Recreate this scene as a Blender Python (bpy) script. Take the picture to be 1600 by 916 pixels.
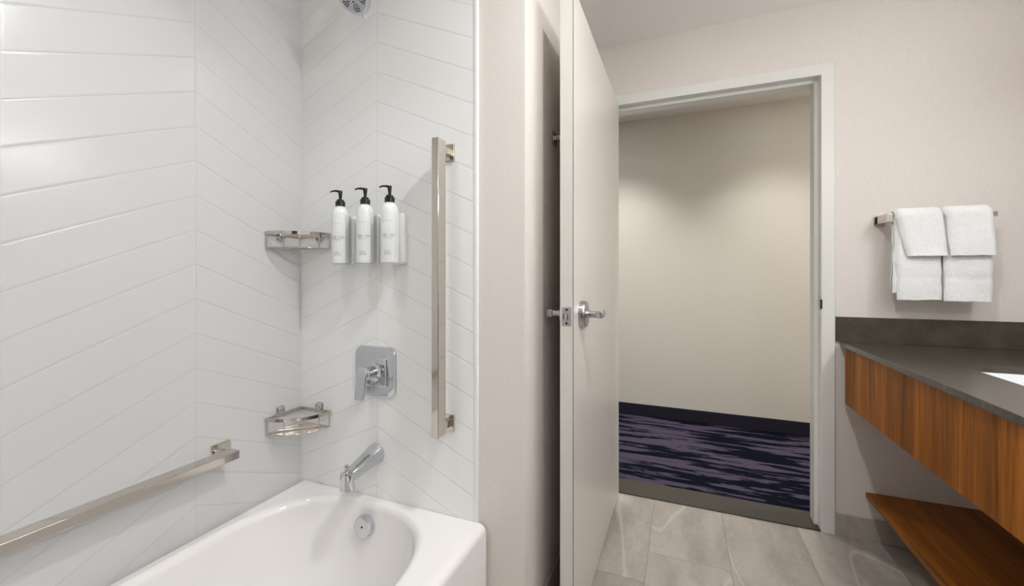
import bpy, bmesh, math, random
from mathutils import Vector, Matrix, noise
from math import sin, cos, pi, radians

for o in list(bpy.data.objects): bpy.data.objects.remove(o)
S = bpy.context.scene; COL = S.collection
random.seed(4)

# ------------------------------------------------------------------ camera
F = 652.0; HY = 431.0; CAMH = 1.14
TH = math.atan2(266, F)
cam = bpy.data.cameras.new('camera'); cam.sensor_fit = 'HORIZONTAL'; cam.sensor_width = 36
cam.lens = F/1600*36; cam.shift_y = (HY-458)/1600; cam.clip_start = 0.02
camo = bpy.data.objects.new('camera', cam); COL.objects.link(camo)
camo.location = (0, 0, CAMH); camo.rotation_euler = (pi/2, 0, TH)
S.camera = camo
# ------------------------------------------------------------------ colour, world
S.view_settings.view_transform = 'Standard'; S.view_settings.look = 'None'
S.view_settings.gamma = 1; S.view_settings.use_curve_mapping = False
S.view_settings.exposure = 0.1
w = bpy.data.worlds.new('world'); S.world = w; w.use_nodes = True
w.node_tree.nodes['Background'].inputs[0].default_value = (1, .98, .95, 1)
w.node_tree.nodes['Background'].inputs[1].default_value = 0.02
# ------------------------------------------------------------------ light levels (watts)
P_SHOWER = 1.5; P_ROOM = 12.5; P_FILL = 8.5; P_FILL_BAR = 24.0; P_HALL = 6.2; P_HALL_FILL = 20.0
C_WHITE = (.945, .975, 1); C_WARM = (.965, .98, .985)

# ------------------------------------------------------------------ materials
def lin(c):
    return tuple(((v/255)/12.92 if v/255 <= .04045 else ((v/255+.055)/1.055)**2.4) for v in c)+(1,)
class N:
    def __init__(s, name):
        s.m = bpy.data.materials.new(name); s.m.use_nodes = True
        s.t = s.m.node_tree; s.b = s.t.nodes['Principled BSDF']
    def n(s, ty, **kw):
        x = s.t.nodes.new(ty)
        for k, v in kw.items():
            if hasattr(x, k): setattr(x, k, v)
        return x
    def l(s, a, b): s.t.links.new(a, b)
    def val(s, inp, v):
        if isinstance(v, bpy.types.NodeSocket): s.l(v, inp)
        else: inp.default_value = v
    def math(s, op, a, b=None, c=None):
        x = s.n('ShaderNodeMath', operation=op); s.val(x.inputs[0], a)
        if b is not None: s.val(x.inputs[1], b)
        if c is not None: s.val(x.inputs[2], c)
        return x.outputs[0]
    def co(s, scale=(1,1,1), rot=(0,0,0), loc=(0,0,0)):
        g = s.n('ShaderNodeTexCoord'); m = s.n('ShaderNodeMapping')
        s.l(g.outputs['Object'], m.inputs[0]); m.inputs['Scale'].default_value = scale
        m.inputs['Rotation'].default_value = rot; m.inputs['Location'].default_value = loc
        return m.outputs[0]
    def xyz(s, v=None):
        g = s.n('ShaderNodeSeparateXYZ')
        if v is None: v = s.n('ShaderNodeTexCoord').outputs['Object']
        s.l(v, g.inputs[0]); return g.outputs
    def noise(s, v, sc, det=4, rough=.55, dist=0):
        x = s.n('ShaderNodeTexNoise'); s.l(v, x.inputs['Vector'])
        x.inputs['Scale'].default_value = sc; x.inputs['Detail'].default_value = det
        x.inputs['Roughness'].default_value = rough; x.inputs['Distortion'].default_value = dist
        return x.outputs['Fac']
    def mix(s, f, a, b):
        x = s.n('ShaderNodeMix', data_type='RGBA'); s.val(x.inputs[0], f)
        s.val(x.inputs[6], a); s.val(x.inputs[7], b); return x.outputs[2]
    def ramp(s, f, pts):
        x = s.n('ShaderNodeValToRGB'); s.l(f, x.inputs[0]); e = x.color_ramp.elements
        while len(e) < len(pts): e.new(.5)
        for q, (p, c) in zip(e, pts): q.position = p; q.color = c
        return x.outputs[0]
    def step(s, f, a, b):
        x = s.n('ShaderNodeMapRange'); x.interpolation_type = 'SMOOTHSTEP'
        s.val(x.inputs[0], f); x.inputs[1].default_value = a; x.inputs[2].default_value = b
        return x.outputs[0]
    def bump(s, h, st, d=.001):
        x = s.n('ShaderNodeBump'); x.inputs['Strength'].default_value = st
        x.inputs['Distance'].default_value = d; s.l(h, x.inputs['Height'])
        s.l(x.outputs[0], s.b.inputs['Normal']); return x
    def set(s, col=None, rough=None, metal=None, **kw):
        if col is not None: s.val(s.b.inputs['Base Color'], col)
        if rough is not None: s.val(s.b.inputs['Roughness'], rough)
        if metal is not None: s.b.inputs['Metallic'].default_value = metal
        for k, v in kw.items(): s.b.inputs[k.replace('_', ' ')].default_value = v
        return s
def plain(name, rgb, rough=.5, metal=0, bumpsc=None, st=.1):
    k = N(name).set(lin(rgb), rough, metal)
    nz = k.noise(k.co(), bumpsc or 60, 3)
    k.val(k.b.inputs['Roughness'], k.math('MULTIPLY_ADD', nz, rough*.12, rough*.94))
    if bumpsc: k.bump(nz, st)
    return k.m

def tile_mat(name, axis, peak, z0, face, period=.382):
    k = N(name); g = k.xyz(); a = g[axis]; z = g[2]
    sh = k.math('SUBTRACT', a, peak-period*40)
    d = k.math('PINGPONG', sh, period)           # 0 on the ridge joints, period in the valleys
    h = k.math('MULTIPLY_ADD', d, .45, k.math('SUBTRACT', z, z0-10.2))
    f = k.math('PINGPONG', h, .051)              # 0 .. .051 : folded distance to a joint (every .102)
    line = k.math('SUBTRACT', 1, k.step(f, .0006, .0019))
    e = k.math('MINIMUM', d, k.math('SUBTRACT', period, d))
    vline = k.math('SUBTRACT', 1, k.step(e, .0004, .0014))
    m = k.math('MAXIMUM', line, k.math('MULTIPLY', vline, .8))
    col = k.mix(m, lin(face), lin(tuple(v*.905 for v in face)))
    edge = k.step(k.math('MINIMUM', f, e), .0002, .006)
    wav = k.noise(k.co(), 5, 2)
    hh = k.math('ADD', k.math('MULTIPLY', edge, 1.0), k.math('MULTIPLY', wav, .9))
    k.set(col, .2); k.val(k.b.inputs['Roughness'], k.math('MULTIPLY_ADD', m, .4, .2))
    k.bump(hh, .24, .0016)
    return k.m

def wallpaper(name, rgb, axis=0):
    k = N(name)
    sc = (26, 26, 170)
    n1 = k.noise(k.co(sc), 3.2, 5, .65); n2 = k.noise(k.co((170,170,26)), 3, 3, .6)
    t = k.math('MULTIPLY_ADD', n2, .4, n1)
    c = k.mix(k.step(t, .4, 1.0), lin(tuple(v*.965 for v in rgb)), lin(tuple(min(255, v*1.02) for v in rgb)))
    k.set(c, .62); k.bump(t, .22, .0012); return k.m

def stone(name, rgb, seed=0, joints=True, rough=.38):
    k = N(name); g = k.xyz(); x, y = g[0], g[1]
    if joints:
        px = k.math('SUBTRACT', x, -.13-.305*40)
        col = k.math('FLOOR', k.math('DIVIDE', px, .305))
        dx = k.math('PINGPONG', px, .1525)
        par = k.math('MODULO', col, 2)           # column -.13.. is even (40)
        off = k.math('MULTIPLY_ADD', par, -.186, 1.807-.61*40)
        py = k.math('SUBTRACT', y, off); dy = k.math('PINGPONG', py, .305)
        row = k.math('FLOOR', k.math('DIVIDE', py, .61))
        j = k.math('SUBTRACT', 1, k.step(k.math('MINIMUM', dx, dy), .0008, .0021))
        cmb = k.n('ShaderNodeCombineXYZ'); k.l(col, cmb.inputs[0]); k.l(row, cmb.inputs[1])
        wn = k.n('ShaderNodeTexWhiteNoise', noise_dimensions='3D'); k.l(cmb.outputs[0], wn.inputs['Vector'])
        sc = k.n('ShaderNodeVectorMath', operation='SCALE'); k.l(wn.outputs['Color'], sc.inputs[0]); sc.inputs['Scale'].default_value = 7
        ad = k.n('ShaderNodeVectorMath', operation='ADD'); k.l(k.co(), ad.inputs[0]); k.l(sc.outputs[0], ad.inputs[1])
        base = ad.outputs[0]; rnd = wn.outputs['Value']
    else:
        base = k.co(loc=(seed, 0, 0)); rnd = None
    mp = k.n('ShaderNodeMapping'); k.l(base, mp.inputs[0]); mp.inputs['Rotation'].default_value = (0, 0, .62); mp.inputs['Scale'].default_value = (3.4, 1.0, 1.6)
    n1 = k.noise(mp.outputs[0], 2.4, 6, .62, .25)
    n2 = k.noise(base, 40, 5, .7)
    vein = k.math('ABSOLUTE', k.math('SUBTRACT', k.noise(mp.outputs[0], .62, 2, .4, .15), .5))
    v = k.math('SUBTRACT', 1, k.step(vein, 0, .010))
    a = lin(tuple(c*.86 for c in rgb)); b = lin(tuple(min(255, c*1.08) for c in rgb))
    c = k.mix(k.step(k.math('MULTIPLY_ADD', n2, .3, n1), .4, .88), a, b)
    c = k.mix(k.math('MULTIPLY', v, .30 if joints else 0), c, lin((222,218,212)))
    if rnd is not None: c = k.mix(k.math('MULTIPLY', rnd, .16), c, lin((158,150,141)))
    if joints: c = k.mix(k.math('MULTIPLY', j, .75), c, lin((126,118,108)))
    k.set(c, rough)
    h = n2
    if joints: h = k.math('SUBTRACT', k.math('MULTIPLY', n2, .25), j)
    k.bump(h, .3, .0012); return k.m

def wood(name, axis, dark, light, rough=.38, seed=0):
    k = N(name); s = [34, 34, 34]; s[axis] = 1.1
    v = k.co(tuple(s), loc=(seed, seed, 0))
    s2 = [9, 9, 9]; s2[axis] = .25
    n1 = k.noise(v, 3.0, 5, .6, .3); n2 = k.noise(k.co(tuple(s2), loc=(seed,seed,0)), 1.6, 3, .5, .3)
    s3 = [200,200,200]; s3[axis] = 5
    n3 = k.noise(k.co(tuple(s3)), 2.2, 3, .6)
    t = k.math('ADD', k.math('MULTIPLY', n1, .45), k.math('MULTIPLY_ADD', n2, .6, k.math('MULTIPLY', n3, .2)))
    c = k.ramp(t, [(.46, lin(dark)), (.60, lin(tuple((a+b)/2 for a, b in zip(dark, light)))), (.76, lin(light))])
    k.set(c, rough); k.b.inputs['Specular IOR Level'].default_value = .3; k.bump(n3, .12, .0006); return k.m

M = {}
M['tile_left_shaded'] = tile_mat('chevron_tile_left_shaded', 1, .788, 1.684, (212,212,212))  # same tile as the end wall, face colour darkened to mimic dimmer light
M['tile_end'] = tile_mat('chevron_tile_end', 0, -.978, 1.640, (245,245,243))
M['trim_w'] = plain('tile_edge_trim', (240,240,238), .25)
M['paper'] = wallpaper('linen_wallpaper', (230,223,216))
M['hallpaper'] = wallpaper('hall_wallpaper', (228,223,213))
M['ceil'] = plain('ceiling_paint', (252,247,245), .8, 0, 140, .05)
M['floor'] = stone('floor_tile', (166,159,151))
M['base'] = stone('baseboard_tile', (176,169,158), 3.3, False)
M['frame'] = plain('painted_metal_frame', (228,228,223), .35)
M['door'] = plain('cream_door_laminate', (222,216,209), .33)
M['dooredge'] = plain('door_edge_band', (215,212,204), .4)
M['darkslab'] = plain('dark_brown_slab', (46,36,30), .4)
M['seam'] = plain('laminate_seam', (96,90,82), .6)
M['thresh'] = plain('threshold_stone', (58,53,45), .6, 0, 80, .1)
M['tub'] = N('tub_enamel').set(lin((240,237,235)), .09, Coat_Weight=.4).m
k = N('tub_enamel'); k.set(lin((240,237,235)), .1); k.val(k.b.inputs['Roughness'], k.math('MULTIPLY_ADD', k.noise(k.co(), 3, 2), .05, .08)); M['tub'] = k.m
def metal(name, rgb, rough):
    k = N(name).set(lin(rgb), rough, 1)
    k.val(k.b.inputs['Roughness'], k.math('MULTIPLY_ADD', k.noise(k.co(), 25, 2), rough*.3, rough*.85)); return k.m
M['chrome'] = metal('polished_chrome', (206,208,212), .05)
M['nickel'] = metal('polished_nickel', (204,197,188), .08)
M['satin'] = metal('satin_chrome', (186,187,190), .28)
M['darkmetal'] = metal('dark_steel', (70,66,62), .35)
M['black'] = plain('black_plastic', (16,16,17), .25)
M['nozzle'] = plain('nozzle_rubber', (40,42,48), .6)
M['bottle'] = plain('bottle_plastic', (238,240,239), .22)
M['holder'] = plain('holder_plastic', (242,242,240), .35)
M['ink'] = plain('label_ink', (120,122,124), .6)
M['leaf'] = plain('label_leaf_print', (226,229,230), .5)
M['green'] = plain('green_seam', (170,206,140), .4)
M['tan'] = plain('tan_seam', (196,188,168), .4)
M['counter'] = None
k = N('quartz_counter'); nz = k.noise(k.co((6,40,6)), 3, 5, .6); n2 = k.noise(k.co(), 160, 2)
k.set(k.mix(k.step(k.math('MULTIPLY_ADD', n2, .35, nz), .35, 1), lin((60,54,46)), lin((82,74,64))), .2); k.b.inputs['Specular IOR Level'].default_value = .7; M['counter'] = k.m
M['wood'] = wood('teak_veneer_upright', 2, (98,53,6), (184,112,30), .5)
M['woodshelf'] = wood('teak_veneer_long', 1, (92,52,8), (164,98,28), .45, 3)
M['ceramic'] = N('sink_ceramic').set(lin((240,241,243)), .12).m
k = N('sink_ceramic'); k.set(lin((240,241,243)), .12); k.val(k.b.inputs['Roughness'], k.math('MULTIPLY_ADD', k.noise(k.co(), 3, 2), .05, .1)); M['ceramic'] = k.m
k = N('terry_cloth'); n1 = k.noise(k.co((1,1,1.5)), 240, 3, .7); n2 = k.noise(k.co(), 60, 3, .6)
k.set(k.mix(k.step(n1, .3, .7), lin((236,236,236)), lin((252,252,251))), .95)
k.b.inputs['Sheen Weight'].default_value = .3
k.bump(k.math('MULTIPLY_ADD', n2, 1.0, n1), .7, .0028); M['terry'] = k.m
k = N('hall_carpet_pattern')
a = k.noise(k.co((.95, 7.0, 1), loc=(.35,.2,0)), 2.0, 7, .64, .25); sp = k.noise(k.co((40,400,1)), 1.6, 3, .8)
t = k.math('ADD', a, k.math('MULTIPLY', k.math('SUBTRACT', sp, .5), .10))
fine = k.noise(k.co(), 500, 2)
c1 = k.mix(fine, lin((56,50,67)), lin((86,78,96))); c2 = k.mix(fine, lin((4,7,18)), lin((9,15,32)))
k.set(k.mix(k.step(t, .49, .51), c2, c1), .95); k.bump(fine, .5, .002); k.b.inputs['Specular IOR Level'].default_value = .08; M['carpet'] = k.m
M['navy'] = plain('navy_carpet_base', (26,25,42), .9, 0, 400, .4)
k = N('mirror_glass').set(lin((235,238,238)), .02, 1); k.val(k.b.inputs['Roughness'], k.math('MULTIPLY', k.noise(k.co(), 4), .03)); M['mirror'] = k.m
def emis(name, col, st):
    k = N(name); k.b.inputs['Emission Color'].default_value = col+(1,); k.b.inputs['Emission Strength'].default_value = st
    nz = k.noise(k.co(), 30, 2); k.set(k.mix(nz, (.9,.9,.88,1), (.8,.8,.79,1)), .6); return k.m
M['lamp'] = emis('lamp_lens', C_WHITE, 6.0)
M['paintw'] = plain('white_lamp_trim', (235,235,232), .5)

# ------------------------------------------------------------------ mesh helpers
def box(bm, x0, x1, y0, y1, z0, z1):
    v = [bm.verts.new(p) for p in ((x0,y0,z0),(x1,y0,z0),(x1,y1,z0),(x0,y1,z0),(x0,y0,z1),(x1,y0,z1),(x1,y1,z1),(x0,y1,z1))]
    for f in ((0,3,2,1),(4,5,6,7),(0,1,5,4),(1,2,6,5),(2,3,7,6),(3,0,4,7)): bm.faces.new([v[i] for i in f])
def NB(): return bmesh.new()
def build(name, bm, mat, parent=None, smooth=None, bevel=None, subsurf=None, seg=3):
    bmesh.ops.recalc_face_normals(bm, faces=bm.faces)
    me = bpy.data.meshes.new(name); bm.to_mesh(me); bm.free()
    o = bpy.data.objects.new(name, me); COL.objects.link(o)
    me.materials.append(M[mat] if isinstance(mat, str) else mat)
    if smooth is not None:
        me.shade_smooth()
        me.set_sharp_from_angle(angle=radians(smooth))
    if bevel:
        b = o.modifiers.new('bevel', 'BEVEL'); b.width = bevel; b.segments = seg; b.limit_method = 'ANGLE'; b.harden_normals = False
        me.shade_smooth(); me.set_sharp_from_angle(angle=radians(60))
        b.use_clamp_overlap = True
    if subsurf:
        s = o.modifiers.new('sub', 'SUBSURF'); s.levels = subsurf; s.render_levels = subsurf
    if parent is not None:
        o.parent = parent; o.matrix_parent_inverse = Matrix.Translation(parent.location).inverted()
    return o
def B(name, dims, mat, parent=None, bevel=None):
    bm = NB()
    for d in (dims if isinstance(dims[0], (tuple, list)) else [dims]): box(bm, *d)
    return build(name, bm, mat, parent, bevel=bevel)
def lathe(bm, prof, mat4=Matrix(), n=48):
    rings = []
    for r, h in prof:
        if r < 1e-6: rings.append([bm.verts.new(mat4 @ Vector((0,0,h)))])
        else: rings.append([bm.verts.new(mat4 @ Vector((r*cos(2*pi*i/n), r*sin(2*pi*i/n), h))) for i in range(n)])
    for a, b in zip(rings, rings[1:]):
        if len(a) == 1 and len(b) == 1: continue
        for i in range(n):
            j = (i+1) % n
            if len(a) == 1: bm.faces.new((a[0], b[i], b[j]))
            elif len(b) == 1: bm.faces.new((a[i], a[j], b[0]))
            else: bm.faces.new((a[i], a[j], b[j], b[i]))
    for R in (rings[0], rings[-1]):
        if len(R) > 1: bm.faces.new(R)
def axis_to(p, d):
    return Matrix.Translation(Vector(p)) @ Vector((0,0,1)).rotation_difference(Vector(d).normalized()).to_matrix().to_4x4()
def tube(bm, pts, r, n=12):
    pts = [Vector(p) for p in pts]; rings = []
    rr = r if isinstance(r, (list, tuple)) else [r]*len(pts)
    up = None
    for i, p in enumerate(pts):
        d = (pts[min(i+1, len(pts)-1)]-pts[max(i-1, 0)]).normalized()
        if up is None: up = d.orthogonal().normalized()
        up = (up-d*up.dot(d)).normalized(); s = d.cross(up)
        rings.append([bm.verts.new(p+rr[i]*(up*cos(2*pi*k/n)+s*sin(2*pi*k/n))) for k in range(n)])
    for a, b in zip(rings, rings[1:]):
        for k in range(n): bm.faces.new((a[k], a[(k+1)%n], b[(k+1)%n], b[k]))
    bm.faces.new(rings[0]); bm.faces.new(rings[-1])
def loft(bm, rings, cap=(True, True)):
    R = [[bm.verts.new(p) for p in r] for r in rings]
    for a, b in zip(R, R[1:]):
        n = len(a)
        for k in range(n): bm.faces.new((a[k], a[(k+1)%n], b[(k+1)%n], b[k]))
    if cap[0]: bm.faces.new(R[0])
    if cap[1]: bm.faces.new(R[-1])
    return R
def rrect(w, h, r, n=8):
    pts = []
    for cx, cy, a0 in ((w/2-r, h/2-r, 0), (-w/2+r, h/2-r, pi/2), (-w/2+r, -h/2+r, pi), (w/2-r, -h/2+r, 3*pi/2)):
        for i in range(n+1):
            a = a0+pi/2*i/n; pts.append((cx+r*cos(a), cy+r*sin(a)))
    return pts
def empty(name, loc, label, cat, group=None):
    o = bpy.data.objects.new(name, None); COL.objects.link(o); o.location = loc; o.empty_display_size = .05
    o['label'] = label; o['category'] = cat
    if group: o['group'] = group
    return o
def tag(o, label, cat, group=None):
    o['label'] = label; o['category'] = cat
    if group: o['group'] = group
    return o
def struct(o, label=None):
    o['kind'] = 'structure'
    if label: o['label'] = label; 
    return o

# ------------------------------------------------------------------ the room
XL = -1.33; YP = 1.157; XP = -.434; YD = 2.25; XR = 1.262; YB = -1.05; ZC = 2.36
YH0 = 2.39; YH1 = 3.542; ZH = 2.41
T = .1
struct(B('floor', (XL-T, XR+T, YB-T, YH0-.145, -.08, 0), 'floor'), 'grey veined stone tile bathroom floor')
struct(B('floor_hall', (-3.0, 3.2, YH0-.145, YH1+.1, -.08, -.0005), 'carpet'), 'hallway carpet with mauve and navy streaks')
struct(B('ceiling', (XL-T, XR+T, YB-T, YH0, ZC, ZC+.08), 'ceil'), 'plain pale bathroom ceiling')
struct(B('ceiling_hall', (-3.0, 3.2, YH0, YH1+.1, ZH, ZH+.08), 'ceil'), 'plain pale hallway ceiling')
struct(B('wall_left', (XL-T, XL, YB-T, YP+.01, 0, ZC), 'tile_left_shaded'), 'white chevron tiled long wall beside the bathtub')
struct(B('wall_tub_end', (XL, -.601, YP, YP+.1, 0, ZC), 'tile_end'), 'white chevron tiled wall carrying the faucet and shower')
struct(B('trim_1', (-.601, -.587, YP-.002, YP+.02, 0, ZC), 'trim_w', bevel=.003), 'white edging strip at the end of the tiled wall')
struct(B('wall_partition', [(-.587, XP, YP+.008, YP+.12, 0, ZC), (XP-.12, XP, YP+.12, YD+.001, 0, ZC)], 'paper', bevel=None), 'pinkish beige papered corner wall between bathtub and open door')
OX0, OX1, OZ = -.355, .572, 2.034
struct(B('wall_back', [(XP-.12, OX0-.01, YD, YH0, 0, ZC), (OX1+.01, XR+.1, YD, YH0, 0, ZC), (OX0-.01, OX1+.01, YD, YH0, OZ+.01, ZC)], 'paper'), 'beige papered wall with the doorway and the towels')
struct(B('wall_right', (XR, XR+T, YB-T, YD, 0, ZC), 'paper'), 'beige papered wall behind the vanity')
struct(B('wall_rear', (XL-T, XR+T, YB-T, YB, 0, ZC), 'paper'), 'beige papered wall behind the viewer')
struct(B('wall_hall', (-3.0, 3.2, YH1, YH1+.1, 0, ZH), 'hallpaper'), 'cream papered hallway wall seen through the doorway')
struct(B('wall_hall_near', [(-3.0, XP-.12, YH0-.02, YH0, 0, ZH), (XR+.1, 3.2, YH0-.02, YH0, 0, ZH), (XP-.12, XR+.1, YH0-.002, YH0, ZC, ZH)], 'hallpaper'), 'near side wall of the hallway')
struct(B('wall_hall_left', (-3.1, -3.0, YH0, YH1, 0, ZH), 'hallpaper'), 'left end wall of the hallway')
struct(B('wall_hall_right', (3.2, 3.3, YH0, YH1, 0, ZH), 'hallpaper'), 'right end wall of the hallway')
struct(B('reflection_slab', (-.45, .45, YB, YB+.04, .006, 2.03), 'darkslab', bevel=.003), 'dark brown slab added unseen behind the viewer for reflections')  # dark panel added out of view for the metal fittings to reflect
# baseboards
struct(B('baseboard_hall', (-3.0, 3.2, YH1-.012, YH1, 0, .096), 'navy', bevel=.003), 'navy carpet baseboard along the hallway wall')
struct(B('baseboard_back', (.624, XR, YD-.012, YD, 0, .093), 'base', bevel=.0015), 'grey stone tile baseboard under the vanity shelf')
struct(B('baseboard_partition', (XP, XP+.01, YP+.02, YD-.02, 0, .093), 'base', bevel=.0015), 'stone tile baseboard behind the open door')
struct(B('baseboard_right', (XR-.012, XR, YB, YD-.012, 0, .093), 'base', bevel=.0015), 'stone tile baseboard along the vanity wall')
# tub rear end wall (return of the alcove, behind the viewer's left)
struct(B('wall_alcove', (XL, -.587, -.49, -.372, 0, ZC), 'tile_end'), 'tiled wall at the foot of the bathtub')
# door frame
YF = 2.237
bm = NB()
def frame_prof(bm):
    # profile: (inset from outer edge, y); swept up the left jamb, over the head and down the right jamb
    prof = [(.052, YH0+.006), (.0, YH0+.006), (.0, YH0), (-.0, YD), (0, YF+.003), (.0015, YF+.001), (.004, YF), (.050, YF), (.052, YF+.002), (.052, 2.284), (.067, 2.284), (.067, 2.350), (.052, 2.350)]
    X0, X1, Z1 = OX0-.052, OX1+.052, OZ+.052
    rings = []
    for (ox, sx, oz, sz) in ((X0, 1, 0, 0), (X0, 1, Z1, -1), (X1, -1, Z1, -1), (X1, -1, 0, 0)):
        rings.append([(ox+sx*a, y, oz+sz*a) for a, y in prof])
    loft(bm, rings)
frame_prof(bm)
fr = build('trim_2', bm, 'frame', smooth=20); struct(fr, 'pale grey painted metal door frame with mitred corners')
B('miter_joint', [(OX1+.0, OX1+.001, YF-.0006, YF+.001, OZ, OZ+.001)], 'dooredge', fr)
st = B('strike_plate', [(OX1-.0012, OX1+.0003, YF+.010, YF+.036, .985, 1.045)], 'satin', fr, bevel=.001); st['label'] = 'satin metal strike plate'
B('strike_lip', [(OX1-.002, OX1+.004, YF-.003, YF+.012, .992, 1.034)], 'darkmetal', fr, bevel=.0015)
struct(B('trim_3', (OX0, OX1, YF+.002, YH0+.01, -.0005, .006), 'thresh', bevel=.003), 'dark grey brown stone threshold in the doorway')

# ------------------------------------------------------------------ the open door
DX0, DX1, DY0, DY1 = -.349, -.307, 1.247, 2.228
d = B('door_1', (DX0, DX1, DY0, DY1, .006, 2.028), 'door', bevel=.0012); struct(d, 'cream flush door standing wide open')
B('edge_band', (DX0+.0008, DX1-.0008, DY0-.0009, DY0+.002, .008, 2.026), 'dooredge', d)
B('seam_line', [(DX1-.0014, DX1+.0003, DY0-.0011, DY0+.0005, .008, 2.026)], 'seam', d)
lz = 1.015; ly = DY0+.103
def handle(side):
    x = DX1 if side > 0 else DX0
    h = bpy.data.objects.new('door_handle', None); COL.objects.link(h); h.location = (x, ly, lz); h.parent = d
    h['label'] = 'satin chrome lever handle'
    A = axis_to((x, ly, lz), (side, 0, 0))
    bm = NB(); lathe(bm, [(0,0),(.043,0),(.043,.014),(.041,.019),(.036,.021),(.0,.021)], A, 56); build('rose', bm, 'satin', h, smooth=35)
    bm = NB(); lathe(bm, [(.0,.02),(.0135,.02),(.0115,.028),(.0115,.05),(.0115,.056),(0,.056)], A, 32); build('neck', bm, 'satin', h, smooth=35)
    # lever arm: bends out of the neck and runs back over the door leaf
    bm = NB(); rings = []
    for t_, w_, hh in ((-.0125,.009,.010), (-.011,.0115,.0118), (.0,.0120,.0120), (.015,.0115,.0115), (.035,.0105,.0110), (.058,.0095,.0105), (.061,.008,.009)):
        rings.append([(x+side*(.062+w_*a), ly+t_, lz+hh*b) for a, b in [(p[0]*2, p[1]*2) for p in rrect(1, 1, .28, 4)]])
    loft(bm, rings); build('lever', bm, 'satin', h, smooth=35)
    if side > 0: return
handle(1); handle(-1)
lp = B('latch_plate', (-.342, -.3135, DY0-.0022, DY0, lz-.0285, lz+.0285), 'satin', d, bevel=.0008); lp['label'] = 'satin metal latch plate'
bm = NB(); box(bm, -.3335, -.3245, DY0-.010, DY0-.002, lz-.011, lz+.009)
latch = build('latch_bolt', bm, 'nickel', lp, bevel=.002)
bm = NB()
for zz in (.021, -.021): lathe(bm, [(0,-.0),(.0042,0),(.0036,.0008),(0,.0009)], axis_to((-.328, DY0-.002, lz+zz), (0,-1,0)), 16)
build('screw', bm, 'darkmetal', lp, smooth=40)
B('latch_slot', (-.338, -.3335, DY0-.0026, DY0-.0021, lz-.010, lz+.008), 'darkmetal', lp)

# robe hook / bar bracket on the wall behind the door
e = empty('towel_hook', (XP, 1.465, 1.638), 'square metal towel hook on the shaded wall behind the open door', 'hook')
B('mounting_plate', (XP, XP+.006, 1.440, 1.490, 1.614, 1.662), 'nickel', e, bevel=.001)
B('post', (XP+.006, XP+.052, 1.456, 1.474, 1.630, 1.648), 'nickel', e, bevel=.001)
B('tip', (XP+.044, XP+.053, 1.448, 1.482, 1.624, 1.664), 'nickel', e, bevel=.0015)

# ------------------------------------------------------------------ bathtub
TX0, TX1, TY0, TY1, TZ = XL+.0012, -.5575, -.371, YP-.0012, .375
icx, ihx = -.968, .312; iy0, iy1 = -.30, 1.122
caps = (.36, .36)
def outline(n=64):
    """inner rim outline (stadium with super-elliptic ends), as (x, y)"""
    pts = []; ne = 2.7
    yc1 = iy1-caps[1]; yc0 = iy0+caps[0]
    for i in range(n+1):
        a = pi*i/n; c, s = cos(a), sin(a)
        pts.append((icx+ihx*abs(c)**(2/ne)*(1 if c >= 0 else -1), yc1+caps[1]*abs(s)**(2/ne)))
    for i in range(1, 12): pts.append((icx-ihx, yc1+(yc0-yc1)*i/12))
    for i in range(n+1):
        a = pi+pi*i/n; c, s = cos(a), sin(a)
        pts.append((icx+ihx*abs(c)**(2/ne)*(1 if c >= 0 else -1), yc0-caps[0]*abs(s)**(2/ne)))
    for i in range(1, 12): pts.append((icx+ihx, yc0+(yc1-yc0)*i/12))
    return pts
IN = outline(); ocx, ocy = (TX0+TX1)/2, (TY0+TY1)/2; ohx, ohy = (TX1-TX0)/2, (TY1-TY0)/2
OUT = []
for (x, y) in IN:
    dx, dy = x-ocx, y-ocy; k_ = 1/max(abs(dx)/ohx, abs(dy)/ohy); OUT.append((ocx+dx*k_, ocy+dy*k_))
# push the nearest outer points onto the four corners
for cx_ in (TX0, TX1):
    for cy_ in (TY0, TY1):
        i = min(range(len(OUT)), key=lambda q: (OUT[q][0]-cx_)**2+(OUT[q][1]-cy_)**2); OUT[i] = (cx_, cy_)
def oring(inx, z, iny=0): return [(ocx+(x-ocx)*(ohx-inx)/ohx, ocy+(y-ocy)*(ohy-iny)/ohy, z) for x, y in OUT]
mx, my = icx, (iy0+iy1)/2; hy_ = (iy1-iy0)/2
def iring(inx, z, far, near):
    r = []
    for x, y in IN:
        yy = y
        t_ = (y-my)/hy_; yy = y-(far if t_ > 0 else -near)*abs(t_)
        r.append((mx+(x-mx)*(ihx-inx)/ihx, yy, z))
    return r
def mixr(a, b, t_, z): return [(p[0]+(q[0]-p[0])*t_, p[1]+(q[1]-p[1])*t_, z) for p, q in zip(a, b)]
rings = [oring(0, 0), oring(0, .10), oring(0, TZ-.024)]
for i in range(1, 6):
    a = pi/2*i/6; rings.append(oring(.024*(1-cos(a)), TZ-.024+.024*sin(a)))
rings.append(oring(.024, TZ))
oo = oring(.024, TZ)
ii = iring(-.012, TZ, -.010, -.012)
for t_ in (.3, .6, .85): rings.append(mixr(oo, ii, t_, TZ-.0004*t_))
rings.append(ii)
R_ = .028
for i in range(1, 8):
    a = pi/2*i/7; q = R_*sin(a)*.9-.012; rings.append(iring(q, TZ-R_*(1-cos(a)), q*.6-.003, q))
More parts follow.
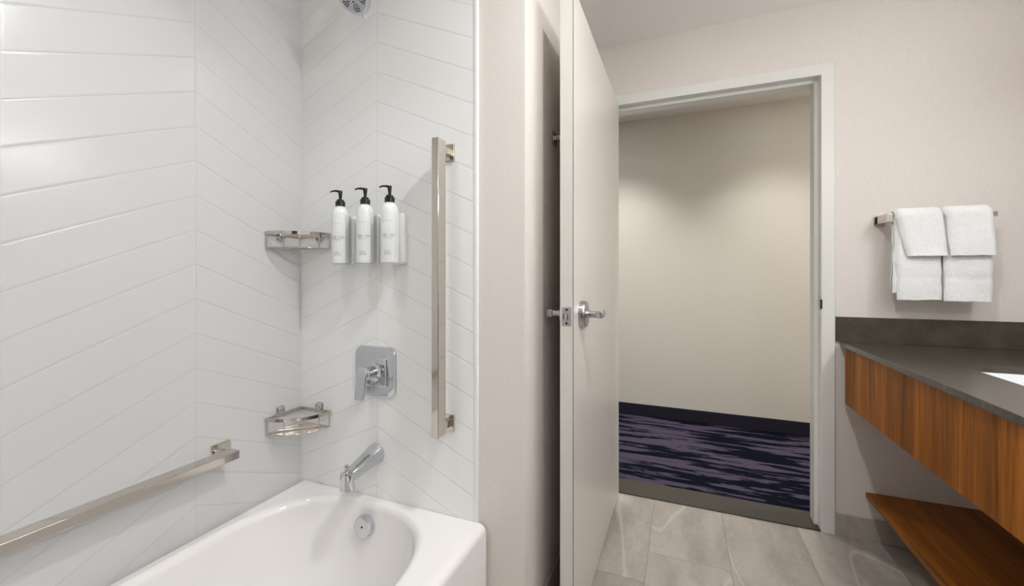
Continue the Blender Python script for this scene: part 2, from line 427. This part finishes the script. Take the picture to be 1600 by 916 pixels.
# steep walls
q0 = R_*.9-.012
for z, inx, far, near in ((.31, .022, .012, .06), (.26, .030, .022, .10), (.20, .040, .034, .15), (.15, .050, .046, .19), (.11, .062, .060, .22), (.085, .078, .080, .25), (.068, .105, .115, .28), (.060, .15, .17, .33), (.056, .22, .3, .45)):
    rings.append(iring(inx, z, far, near))
bm = NB(); loft(bm, rings)
tub = build('bathtub', bm, 'tub', smooth=50)
tag(tub, 'white glossy alcove bathtub beneath the grab bars', 'bathtub')
oc = Vector((-.978, 1.101, .308)); on = Vector((0, -1, .16)).normalized()
bm = NB(); lathe(bm, [(0,-.006),(.032,-.006),(.035,-.002),(.0355,.008),(.034,.0125),(.030,.0145),(.004,.0150),(.0035,.0135),(0,.0135)], axis_to(oc, on), 56)
ov = build('overflow_plate', bm, 'chrome', tub, smooth=35); ov['label'] = 'round chrome overflow plate'
bm = NB(); lathe(bm, [(0,.0130),(.0030,.0130),(.0028,.0148),(0,.0150)], axis_to(oc, on), 16); build('screw', bm, 'darkmetal', ov, smooth=40)
bm = NB(); lathe(bm, [(0,.0),(.036,0),(.036,.004),(.030,.006),(0,.006)], axis_to((-.968, .80, .056), (0,0,1)), 40)
dr = build('drain', bm, 'chrome', tub, smooth=35); dr['label'] = 'round chrome drain'

# ------------------------------------------------------------------ tub spout
VX = -.978
e = empty('tub_spout', (VX, YP, .527), 'chrome tub spout with diverter knob above the overflow plate', 'tub spout')
bm = NB(); rings = []
p0 = Vector((VX, YP, .528)); p1 = Vector((VX, YP-.150, .503))
n_ = 40
def spring(t_, w_, hh, sag=0, tilt=0):
    c = p0.lerp(p1, t_)
    out = []
    for i in range(n_):
        a = 2*pi*i/n_; cx_, sz = cos(a), sin(a)
        out.append((c.x+w_*abs(cx_)**.85*(1 if cx_ > 0 else -1), c.y, c.z+hh*abs(sz)**.85*(1 if sz > 0 else -1)-sag))
    return out
for t_, w_, hh, sag in ((0,.034,.034,0),(.03,.034,.034,0),(.1,.0330,.0325,.0005),(.4,.0275,.0265,.001),(.7,.0235,.0225,.0025),(.84,.0222,.0215,.004),(.93,.0215,.0205,.006),(.985,.0190,.0180,.008),(1.01,.0145,.0140,.010),(1.025,.006,.006,.012)):
    rings.append(spring(t_, w_, hh, sag))
loft(bm, rings)
build('spout_body', bm, 'chrome', e, smooth=40)
bm = NB(); lathe(bm, [(0,.020),(.021,.020),(.0222,.0),(.0232,-.020),(.0232,-.030),(.0205,-.031),(.0195,-.022),(0,-.022)], Matrix.Translation((VX, YP-.135, .497)), 40)
build('spout_outlet', bm, 'chrome', e, smooth=40)
bm = NB(); lathe(bm, [(0,0),(.0045,0),(.0042,.012),(.0068,.016),(.0072,.026),(.0055,.030),(0,.0305)], Matrix.Translation((VX, YP-.138, .514)), 24)
build('diverter_knob', bm, 'chrome', e, smooth=40)

# ------------------------------------------------------------------ shower valve
e = empty('shower_valve', (VX, YP, .813), 'chrome shower valve with rounded square plate and lever', 'shower valve')
zc = .811
def plate(bm, w, h, r, y0, y1, cz, soft=.004, cx=VX):
    rings = []
    for yy, sh in ((y0,0),(y1+soft,0),(y1+soft*.3,soft*.3),(y1,soft)):
        rings.append([(cx+a*(w-2*sh)/w, yy, cz+b*(h-2*sh)/h) for a, b in rrect(w, h, r)])
    loft(bm, rings)
bm = NB(); plate(bm, .172, .172, .030, YP, YP-.009, zc, .005); build('escutcheon', bm, 'chrome', e, smooth=35)
bm = NB(); plate(bm, .104, .104, .010, YP-.008, YP-.013, zc, .0025); build('inner_plate', bm, 'chrome', e, smooth=35)
bm = NB(); lathe(bm, [(0,.009),(.033,.009),(.0325,.017),(.027,.019),(.0225,.021),(.021,.045),(.0215,.047),(.0215,.062),(.019,.067),(0,.067)], axis_to((VX, YP, zc), (0,-1,0)), 48)
build('valve_sleeve', bm, 'chrome', e, smooth=35)
bm = NB(); rings = []
for t_, w_, th, yy in ((.026,.010,.005,.064),(.022,.016,.009,.066),(.010,.0195,.012,.069),(-.008,.0205,.012,.072),(-.030,.0200,.0095,.076),(-.052,.0190,.007,.080),(-.073,.0180,.0055,.083),(-.078,.0165,.004,.084)):
    rings.append([(VX+w_*2*a, YP-yy+th*2*b*.5, zc+t_+b*.0) for a, b in rrect(1, 1, .3, 4)])
loft(bm, rings); build('lever', bm, 'chrome', e, smooth=40)

# ------------------------------------------------------------------ shower head
hc = Vector((VX, 1.043, 2.043)); hn = Vector((-.10, -.72, -.69)).normalized()
e = empty('wall_shower', (VX, YP, 2.13), 'round chrome shower head with dark nozzles at the top of the tiled wall', 'shower head')
bm = NB(); lathe(bm, [(0,.0),(.026,.0),(.026,.004),(.018,.009),(0,.010)], axis_to((VX, YP, 2.135), (0,-1,0)), 40); build('flange', bm, 'chrome', e, smooth=35)
bm = NB(); tube(bm, [(VX, YP-.005, 2.135), (VX, YP-.03, 2.138), (VX, YP-.055, 2.133), (VX, YP-.07, 2.12), tuple(hc-hn*.062)], .0095, 20); build('shower_arm', bm, 'chrome', e, smooth=50)
bm = NB(); lathe(bm, [(0,-.066),(.013,-.066),(.016,-.056),(.014,-.048),(.022,-.040),(.034,-.030),(.052,-.018),(.0605,-.010),(.062,-.003),(.0605,.002),(.055,.003),(0,.003)], axis_to(hc, hn), 64)
hd = build('head_body', bm, 'chrome', e, smooth=35)
A = axis_to(hc, hn)
bm = NB(); lathe(bm, [(0,.0028),(.053,.0028),(.0525,.0040),(0,.0042)], A, 56); fp = build('spray_face', bm, 'satin', e, smooth=35)
bm = NB()
for ringr, cnt in ((.010, 6), (.022, 3)):
    for i in range(cnt):
        a = 2*pi*i/cnt; lathe(bm, [(.0026,.0035),(.0024,.0060),(0,.0062)], A @ Matrix.Translation((ringr*cos(a), ringr*sin(a), 0)), 8)
for g in range(6):
    for (rr_, da) in ((.030,-.16),(.030,.16),(.036,-.22),(.036,0),(.036,.22),(.042,-.24),(.042,-.08),(.042,.08),(.042,.24),(.048,-.14),(.048,0.02),(.048,.18)):
        a = 2*pi*g/6+da+.2; lathe(bm, [(.0019,.0035),(.0017,.0062),(0,.0064)], A @ Matrix.Translation((rr_*cos(a), rr_*sin(a), 0)), 8)
nz_ = build('nozzles', bm, 'nozzle', e, smooth=35); nz_['kind'] = 'stuff'
low = (Vector((0,0,-1))-hn*Vector((0,0,-1)).dot(hn)).normalized()
bm = NB(); tube(bm, [tuple(hc+low*.058-hn*.002), tuple(hc+low*.070-hn*.001), tuple(hc+low*.076)], [.0042,.0038,.0026], 12); build('spray_tab', bm, 'satin', e, smooth=60)

# ------------------------------------------------------------------ grab bars
e = empty('grab_bar', (-.683, YP, 1.103), 'upright rectangular polished grab bar on the faucet wall', 'grab bar', 'grab bars in the tub alcove')
B('rail', (-.7015, -.6775, 1.075, 1.119, .6495, 1.5575), 'nickel', e, bevel=.0022)
for zz in (1.531, .673):
    B('bracket', (-.700, -.679, 1.117, YP-.005, zz-.011, zz+.011), 'nickel', e, bevel=.002)
    p_ = B('mounting_plate', (-.7035, -.6675, YP-.008, YP, zz-.026, zz+.026), 'nickel', e, bevel=.0015)
e = empty('grab_bar', (XL, .43, .60), 'long horizontal rectangular grab bar on the tiled wall above the bathtub', 'grab bar', 'grab bars in the tub alcove')
B('rail', (-1.292, -1.248, -.045, .8645, .5835, .6085), 'nickel', e, bevel=.0022)
for yy in (.856, -.036):
    s_ = 1 if yy > 0 else -1
    B('bracket', (XL+.005, -1.290, yy-.011-.011*s_, yy+.011-.011*s_, .585, .607), 'nickel', e, bevel=.002)
    B('mounting_plate', (XL, XL+.008, yy-.036+.01*s_, yy+.020+.01*s_, .580, .622), 'nickel', e, bevel=.0015)

# ------------------------------------------------------------------ corner caddies
def caddy(zt, label):
    e = empty('corner_caddy', (XL, YP, zt-.057), label, 'shower caddy', 'wire corner baskets above the tub')
    Rr = .146; g = .004; cx_, cy_ = XL+g, YP-g; n = 28
    arc = [(cx_+Rr*sin(pi/2*i/n), cy_-Rr*cos(pi/2*i/n)) for i in range(n+1)]
    path = [(cx_, cy_)]+arc            # closed loop: corner, out along the left wall, round the front
    def offset(d_):
        out = [(cx_+d_, cy_-d_)]
        for i in range(n+1):
            a = pi/2*i/n; r2 = Rr-d_
            x, y = cx_+r2*sin(a), cy_-r2*cos(a); out.append((max(x, cx_+d_), min(y, cy_-d_)))
        return out
    o_, i_ = offset(0), offset(.0035)
    bm = NB(); z0, z1 = zt-.011, zt
    V = [[bm.verts.new((x, y, z)) for x, y in P] for P, z in ((o_,z0),(o_,z1),(i_,z1),(i_,z0))]
    m_ = len(o_)
    for r in range(4):
        a, b = V[r], V[(r+1)%4]
        for k_ in range(m_): bm.faces.new((a[k_], a[(k_+1)%m_], b[(k_+1)%m_], b[k_]))
    build('top_band', bm, 'nickel', e, smooth=30)
    bm = NB(); zb = zt-.056
    loop = [(x, y, zb) for x, y in offset(.0022)]; loop.append(loop[0]); 
    for a, b in zip(loop, loop[1:]): tube(bm, [a, b], .0019, 8)
    build('bottom_ring', bm, 'nickel', e, smooth=60)
    for a in (.02, .30, .52, .80, .98):
        bm = NB(); aa = pi/2*a; x, y = cx_+(Rr-.0022)*sin(aa), cy_-(Rr-.0022)*cos(aa)
        x = max(x, cx_+.0022); y = min(y, cy_-.0022)
        tube(bm, [(x, y, zb), (x, y, zt-.006)], .0021, 8); build('post', bm, 'nickel', e, smooth=60)
    for k_ in range(13):               # floor wires parallel to the front
        s_ = .030+k_*.0132             # distance from the corner along each wall
        bm = NB()
        a0 = Vector((cx_+s_, cy_-.002, zb)); a1 = Vector((cx_+.002, cy_-s_, zb))
        if s_ > Rr:                    # clip by the front arc
            mid = Vector((cx_+s_/2, cy_-s_/2, zb)); dd = s_/math.sqrt(2)
            hw = math.sqrt(max((Rr-.002)**2-dd*dd, 0)); di = Vector((1,1,0)).normalized()
            if hw < .01: bm.free(); continue
            a0, a1 = mid+di*hw, mid-di*hw
        tube(bm, [a0, a1], .0016, 6); build('floor_wire', bm, 'nickel', e, smooth=60)
    zm = zt+(.012 if zt < 1 else -.014)
    for (x0,x1,y0,y1, px0,px1,py0,py1) in ((XL, XL+.016, YP-.103, YP-.080, XL, XL+.004, YP-.106, YP-.077), (XL+.085, XL+.108, YP-.016, YP, XL+.082, XL+.111, YP-.004, YP)):
        q = B('wall_clip', [(x0,x1,y0,y1,zm-.011,zm+.011)], 'chrome', e, bevel=.003)
        B('clip_plate', [(px0,px1,py0,py1,zm-.013,zm+.013)], 'chrome', q, bevel=.001)
    return e
caddy(1.294, 'wire corner caddy on the tiles level with the pump bottles')
caddy(.650, 'wire corner caddy just above the corner of the bathtub')

# ------------------------------------------------------------------ pump bottles and holders
def text_mesh(txt, size):
    cu = bpy.data.curves.new('t', 'FONT'); cu.body = txt; cu.size = size; cu.align_x = 'CENTER'; cu.align_y = 'CENTER'; cu.resolution_u = 2
    o = bpy.data.objects.new('t', cu); COL.objects.link(o); bpy.context.view_layer.update()
    me = bpy.data.meshes.new_from_object(o.evaluated_get(bpy.context.evaluated_depsgraph_get()))
    bpy.data.objects.remove(o); return me
def wrap(bm, me, R, cx, cy, cz, a0):
    """lays flat lettering on an upright cylinder; a0 = angle of its centre from -y, positive towards +x"""
    vs = []
    for v in me.vertices:
        a = a0+v.co.x/R; vs.append(bm.verts.new((cx+R*sin(a), cy-R*cos(a), cz+v.co.y)))
    for p in me.polygons:
        try: bm.faces.new([vs[i] for i in p.vertices])
        except ValueError: pass
def ribbon(bm, R, cx, cy, pts, wdt):
    pts = [Vector(p) for p in pts]; prev = None
    for i, p in enumerate(pts):
        d_ = (pts[min(i+1, len(pts)-1)]-pts[max(i-1, 0)]).normalized(); nrm = Vector((-d_.y, d_.x))*wdt*.5*(1-abs(2*i/(len(pts)-1)-1)**3*.8)
        cur = []
        for q in (p+nrm, p-nrm): cur.append(bm.verts.new((cx+R*sin(q.x/R), cy-R*cos(q.x/R), q.y)))
        if prev: bm.faces.new((prev[0], prev[1], cur[1], cur[0]))
        prev = cur
BR = .0285; BZ = 1.181; BH = .196
def bottle(cx, cy, seam, lower, label, z=BZ):
    e = empty('pump_bottle', (cx, cy, z), label, 'bottle', 'white pump bottles in wall holders')
    bm = NB(); lathe(bm, [(0,0),(BR-.003,0),(BR-.0008,.0012),(BR,.004),(BR,BH-.030),(BR-.0006,BH-.024),(BR-.003,BH-.015),(BR-.008,BH-.0065),(BR-.0135,BH-.0015),(.0125,BH),(.0125,BH+.004),(0,BH+.004)], Matrix.Translation((cx,cy,z)), 48)
    build('bottle_body', bm, 'bottle', e, smooth=50)
    bm = NB(); M4 = Matrix.Translation((cx,cy,z+BH+.001))
    lathe(bm, [(0,0),(.0160,0),(.0160,.0145),(.0148,.016),(.0120,.0165),(.0120,.0215),(.0095,.0230),(.0045,.0235),(0,.0235)], M4, 36)
    build('collar', bm, 'black', e, smooth=35)
    bm = NB(); lathe(bm, [(0,.018),(.0046,.018),(.0050,.030),(.0062,.040),(.0072,.050),(.0064,.0535),(0,.0545)], M4, 24)
    # nozzle pointing to the left and slightly forward, drooping at its tip
    dr_ = Vector((-.86, -.50, 0)).normalized(); b0 = Vector((cx, cy, z+BH+.052))
    tube(bm, [b0+Vector((0,0,-.002)), b0+dr_*.010+Vector((0,0,.001)), b0+dr_*.020+Vector((0,0,.0012)), b0+dr_*.028+Vector((0,0,-.0006)), b0+dr_*.033+Vector((0,0,-.0035))], [.0052,.0042,.0032,.0026,.0022], 10)
    build('pump_head', bm, 'black', e, smooth=50)
    bm = NB(); R = BR+.00025; a0 = 0.52
    for txt, sz, zz, aa in (('CE \u2022 O\u2022', .0135, .088, a0), ('apothecary', .0054, .0805, a0-.12), (lower[0], .0050, .039, a0-.15), (lower[1], .0050, .0335, a0-.15), (lower[2], .0050, .0285, a0-.1)):
        wrap(bm, text_mesh(txt, sz), R, cx, cy, z+zz, aa); build('lettering', bm, 'ink', e); bm = NB()
    bm.free()
    for zz in (.136, .1335):
        bm = NB(); wrap(bm, text_mesh('-'*20, .0045), R, cx, cy, z+zz, a0-.15); build('dashed_line', bm, 'ink', e)
    bm = NB(); R = BR+.0002
    for q, (x0, h0, lean) in enumerate(((.008,.040,.004),(.014,.030,-.003),(.019,.050,.004),(.025,.028,-.002),(.029,.055,.003))):
        ribbon(bm, R, cx, cy, [(x0+lean*sin(i*.5), z+h0+i*.009) for i in range(10)], .0022)
    build('leaf_print', bm, 'leaf', e)
    bm = NB(); ribbon(bm, BR+.0003, cx, cy, [((1.42 if seam != 'none' else 1.5)*BR, z+.004+i*.0165) for i in range(11)], .0016)
    build('seam_line', bm, 'green' if seam == 'green' else 'tan', e)
    return e
def holder(cx, label):
    e = empty('bottle_holder', (cx+.030, YP, BZ), label, 'bottle holder', 'white holders behind the bottles')
    bm = NB(); rings = []
    for yy, sh in ((YP, 0), (YP-.020, 0), (YP-.0235, .0012), (YP-.025, .004)):
        rings.append([(cx+a*(.060-2*sh)/.060, yy, BZ+.082+b*(.168-2*sh)/.168) for a, b in rrect(.060, .168, .010)])
    loft(bm, rings); build('back_plate', bm, 'holder', e, smooth=35)
    bm = NB(); lathe(bm, [(0,-.004),(.026,-.004),(.028,-.001),(.0,-.0008)], Matrix.Translation((cx, YP-.055, BZ)), 36)
    box(bm, cx-.010, cx+.010, YP-.045, YP-.02, BZ-.004, BZ-.0012)
    build('support_tray', bm, 'holder', e, smooth=35)
    return e
BY = YP-.0545
names = [('none', ('shampoo', 'dragonfruit +', 'neroli flower'), 'white pump bottle nearest the wire caddy', 'white plastic holder of the pump bottle nearest the wire caddy'),
         ('tan', ('shampoo', 'conditioning', 'restorative'), 'white pump bottle standing between two others', 'white plastic holder of the middle pump bottle'),
         ('green', ('body wash', 'cleansing gel', 'revitalizing'), 'white pump bottle with a green stripe, nearest the upright grab bar', 'white plastic holder of the bottle with the green stripe')]
for cx, (seam, low_, lb, lh) in zip((-1.0855, -.978, -.878), names):
    holder(cx, lh); bottle(cx, BY, seam, low_, lb)

# ------------------------------------------------------------------ towel bar and towels
e = empty('towel_bar', (.93, YD, 1.375), 'polished square towel bar holding white towels above the backsplash', 'towel bar')
B('rail', (.770, 1.092, 2.150, 2.168, 1.3655, 1.3835), 'nickel', e, bevel=.0012)
for x in (.781, 1.0925):
    B('bracket', (x-(.013 if x < 1 else .009), x+(.013 if x < 1 else .009), 2.146, YD-.005, 1.358 if x < 1 else 1.365, 1.392 if x < 1 else 1.384), 'nickel', e, bevel=.0015)
    B('mounting_plate', (x-.019, x+.019, YD-.007, YD, 1.352, 1.398), 'nickel', e, bevel=.001)
def cloth(name, xt, xb, zf, zb, rad, thick, seed, label, cat, group, parent=None, band=None, flare=0.0):
    """folded terry cloth over the bar. xt/xb = (left, right) at the bar and at the front hem"""
    cy_, cz_ = 2.159, 1.3745; nx = 44; path = []
    zt = cz_
    n1 = 34
    for i in range(n1): path.append((-1, zb+(zt-zb)*i/n1))
    for i in range(13): path.append((i, None))
    for i in range(1, n1+1): path.append((1, zt+(zf-zt)*i/n1))
    bm = NB(); grid = []
    for (k_, z) in path:
        row = []
        for j in range(nx+1):
            u = j/nx
            if z is None:
                a = pi*k_/12; y = cy_+rad*cos(a); zz = zt+rad*sin(a); s_ = 0
            else:
                zz = z; s_ = min(1, (zt-z)/(zt-zf)); y = cy_+(rad if k_ < 0 else -rad)
            x = (xt[0]+(xb[0]-xt[0])*s_)*(1-u)+(xt[1]+(xb[1]-xt[1])*s_)*u
            nn = noise.noise(Vector((x*14+seed, zz*9, (0 if k_ == -1 else 5)+seed)))
            n2 = noise.noise(Vector((x*38, zz*30+seed, seed*2)))
            am = s_ if z is not None else 0
            y += (-1 if k_ != -1 else .4)*(.0055*nn*(.3+am)+.0020*n2+flare*am**1.5)
            zz += .0016*n2*(am if z is not None else .6)
            x += .0030*noise.noise(Vector((zz*22+seed, u*2, 1.3)))
            e_ = min(u, 1-u)               # folded sides curl away from the viewer
            if e_ < .10: y += (1 if k_ != -1 else -1)*(.10-e_)**2*.9
            if e_ < .06 and z is None: zz -= (.06-e_)**2*2.0
            if band and z is not None and k_ == 1 and abs(zz-band) < .004: y += .0022
            row.append(bm.verts.new((x, y, zz)))
        grid.append(row)
    for a, b in zip(grid, grid[1:]):
        for j in range(nx): bm.faces.new((a[j], a[j+1], b[j+1], b[j]))
    o = build(name, bm, 'terry', parent, smooth=180)
    sol = o.modifiers.new('thick', 'SOLIDIFY'); sol.thickness = thick; sol.offset = 1
    bv = o.modifiers.new('round', 'BEVEL'); bv.width = thick*.46; bv.segments = 4; bv.limit_method = 'ANGLE'; bv.angle_limit = radians(60)
    if label: tag(o, label, cat, group)
    # make solidify grow outwards: normals must face away from the bar
    me = o.data; c_ = me.polygons[len(me.polygons)//2]
    if c_.normal.z < 0: me.flip_normals()
    return o
def hem(name, xb, z, y, parent, seed):
    bm = NB(); pts = [(xb[0]+.004+(xb[1]-xb[0]-.008)*i/20, y+.001*noise.noise(Vector((i*.4, seed, 0))), z+.0005*noise.noise(Vector((i*.5, seed, 3)))) for i in range(21)]
    tube(bm, pts, .0036, 8); return build(name, bm, 'terry', parent, smooth=60)
G1, G2 = 'white hand towels on the bar', 'white washcloths over the hand towels'
h1 = cloth('hand_towel', (.800,.930), (.808,.931), 1.044, 1.07, .0145, .010, 2.1, 'white terry hand towel hanging nearer the door frame', 'towel', G1, band=1.128, flare=.006)
cloth('inner_fold', (.799,.930), (.790,.925), 1.070, 1.09, .0115, .004, 5.7, None, None, None, h1)
h2 = cloth('hand_towel', (.949,1.076), (.953,1.077), 1.041, 1.07, .0145, .010, 9.3, 'white terry hand towel hanging farther from the door frame', 'towel', G1, band=1.127, flare=.004)
cloth('inner_fold', (.947,1.073), (.948,1.070), 1.062, 1.08, .0115, .004, 7.7, None, None, None, h2)
w1 = cloth('washcloth', (.803,.931), (.834,.941), 1.216, 1.26, .0275, .011, 12.4, 'small white washcloth hanging askew over the towel nearer the door frame', 'washcloth', G2, flare=.010)
w2 = cloth('washcloth', (.953,1.073), (.966,1.079), 1.217, 1.25, .0275, .011, 17.9, 'small white washcloth hanging straight over the towel farther from the door frame', 'washcloth', G2, flare=.010)

# ------------------------------------------------------------------ vanity
CX0 = .643; CZ = .852; VY0 = .15
bm = NB()
xs = [CX0, .828, 1.150, XR]; ys = [VY0, 1.33, 1.808, YD]
hole = (1, 1)
V = {}
for i, x in enumerate(xs):
    for j, y in enumerate(ys):
        for k_, z in enumerate((CZ-.021, CZ)): V[i,j,k_] = bm.verts.new((x, y, z))
for i in range(3):
    for j in range(3):
        if (i, j) == hole: continue
        bm.faces.new([V[a] for a in ((i,j,1),(i+1,j,1),(i+1,j+1,1),(i,j+1,1))]); bm.faces.new([V[a] for a in ((i,j,0),(i,j+1,0),(i+1,j+1,0),(i+1,j,0))])
def side(a, b): bm.faces.new((V[a[0],a[1],0], V[b[0],b[1],0], V[b[0],b[1],1], V[a[0],a[1],1]))
for i in range(3): side((i,0),(i+1,0)); side((i,3),(i+1,3)); side((0,i),(0,i+1)); side((3,i),(3,i+1))
side((1,1),(2,1)); side((2,1),(2,2)); side((2,2),(1,2)); side((1,2),(1,1))
c = build('countertop', bm, 'counter', bevel=.0012); tag(c, 'dark grey brown stone vanity countertop with sink cutout', 'countertop')
o = B('backsplash', (.6275, XR, 2.2355, YD, CZ, CZ+.108), 'counter', bevel=.0012); tag(o, 'dark stone backsplash strip on the wall below the towels', 'backsplash')
# undermount sink
bm = NB(); w0, w1_, y0, y1 = .815, 1.163, 1.317, 1.821
mxs, mys = (w0+w1_)/2, (y0+y1)/2; W, Hh = w1_-w0, y1-y0
def sr(dw, z, r): return [(mxs+a, mys+b, z) for a, b in rrect(W-dw, Hh-dw, r, 10)]
loft(bm, [sr(.0, CZ-.165, .06), sr(0, CZ-.032, .03), sr(0, CZ-.0215, .02), sr(.026, CZ-.0215, .012), sr(.030, CZ-.030, .018), sr(.040, CZ-.09, .03), sr(.055, CZ-.125, .045), sr(.09, CZ-.145, .055), sr(.16, CZ-.152, .04), sr(.26, CZ-.155, .02)])
sk = build('sink', bm, 'ceramic', smooth=50); tag(sk, 'white rectangular undermount sink set in the dark countertop', 'sink')
bm = NB(); lathe(bm, [(0,0),(.022,0),(.022,.003),(.016,.004),(0,.004)], Matrix.Translation((mxs, mys, CZ-.1553)), 32); build('drain', bm, 'chrome', sk, smooth=35)
# cabinet box
e = empty('vanity_cabinet', (.95, 1.2, .584), 'floating teak veneer vanity cabinet under the dark countertop', 'vanity')
AX = .655
B('front_panel', (AX, AX+.019, VY0+.02, YD-.025, .584, CZ-.022), 'wood', e, bevel=.0008)
B('end_panel', (AX+.019, XR-.002, YD-.043, YD-.025, .584, CZ-.022), 'wood', e, bevel=.0008)
B('end_panel', (AX+.019, XR-.002, VY0+.02, VY0+.038, .584, CZ-.022), 'wood', e, bevel=.0008)
B('bottom_panel', (AX+.019, XR-.002, VY0+.038, YD-.043, .590, .606), 'wood', e)
o = B('vanity_shelf', (.7345, XR, VY0+.02, 2.2495, .184, .204), 'woodshelf', bevel=.001); tag(o, 'low teak veneer open shelf near the floor below the vanity', 'shelf')
# mirror above the vanity, added out of view for reflections and bounce
e = empty('added_mirror', (XR, .85, 1.43), 'large frameless mirror added unseen above the vanity countertop', 'mirror')
B('glass_pane', (XR-.030, XR-.024, .30, 1.40, 1.03, 1.83), 'mirror', e)
B('back_box', (XR-.024, XR, .35, 1.35, 1.08, 1.78), 'paintw', e)
def area(name, loc, rot, size, power, col, parent=None, size_y=None, spread=None, shape=None):
    L = bpy.data.lights.new(name, 'AREA'); L.energy = power; L.color = col; L.size = size
    L.shape = shape or ('RECTANGLE' if size_y else 'DISK')
    if size_y: L.size_y = size_y
    if spread: L.spread = spread
    o = bpy.data.objects.new(name, L); COL.objects.link(o); o.location = loc; o.rotation_euler = rot
    if parent is not None: o.parent = parent; o.matrix_parent_inverse = Matrix.Translation(parent.location).inverted()
    return o
# tube light above the mirror, added unseen to brighten ceiling and walls
M['added_tube'] = emis('added_tube_glass', C_WHITE, P_FILL_BAR)
e = empty('added_light_bar', (XR, .85, 1.92), 'long glowing fill tube added unseen above the mirror', 'lamp')
B('back_plate', (XR-.014, XR, .70, 1.0, 1.88, 1.96), 'nickel', e, bevel=.002)
B('arm', (XR-.050, XR-.012, .835, .865, 1.91, 1.93), 'nickel', e)
bm = NB(); lathe(bm, [(0,-.62),(.030,-.62),(.034,-.612),(.034,.612),(.030,.62),(0,.62)], axis_to((XR-.085, .85, 1.92), (0,1,0)), 24)
build('glass_tube', bm, 'added_tube', e, smooth=40)

# ------------------------------------------------------------------ ceiling lights
def downlight(x, y, z, power, col, label, r=.05, spread=None, lens=True):
    e = empty('recessed_downlight', (x, y, z), label, 'ceiling light', 'recessed ceiling lights')
    bm = NB(); lathe(bm, [(r+.002,-.001),(r+.024,-.001),(r+.026,-.004),(r+.010,-.008),(r+.002,-.006),(r+.002,-.001)], Matrix.Translation((x,y,z)), 40)
    build('trim_ring', bm, 'paintw', e, smooth=40)
    bm = NB(); lathe(bm, [(0,-.002),(r+.002,-.002),(r+.002,-.0035),(0,-.0035)], Matrix.Translation((x,y,z)), 40)
    build('lens', bm, 'lamp', e, smooth=40)
    area('lamp_light', (x, y, z-.012), (0,0,0), 2*r, power, col, e, spread=spread)
downlight(-.90, .42, ZC, P_SHOWER, C_WHITE, 'recessed ceiling light over the bathtub', spread=radians(105), r=.045)
downlight(.14, .72, ZC, P_ROOM, C_WARM, 'recessed ceiling light in front of the open door')
downlight(.7, -.7, ZC, P_FILL, C_WHITE, 'added unseen fill light in the ceiling behind the viewer', r=.16)  # fill lamp added behind the camera, out of view
downlight(-.50, 3.04, ZH, P_HALL, (1,.985,.95), 'recessed hallway ceiling light near the wall at the doorway centre left', r=.11, spread=radians(92))
downlight(.62, 3.04, ZH, P_HALL*.65, (1,.985,.95), 'added unseen hallway fill light near the wall at the doorway right', r=.11, spread=radians(92))  # extra lamp added to brighten the right side of the hallway wall
downlight(2.3, 2.95, ZH, P_HALL_FILL, (1,.95,.86), 'added unseen fill light in the hallway ceiling right of the doorway', r=.06)  # out-of-view lamp added to lift the general hallway light
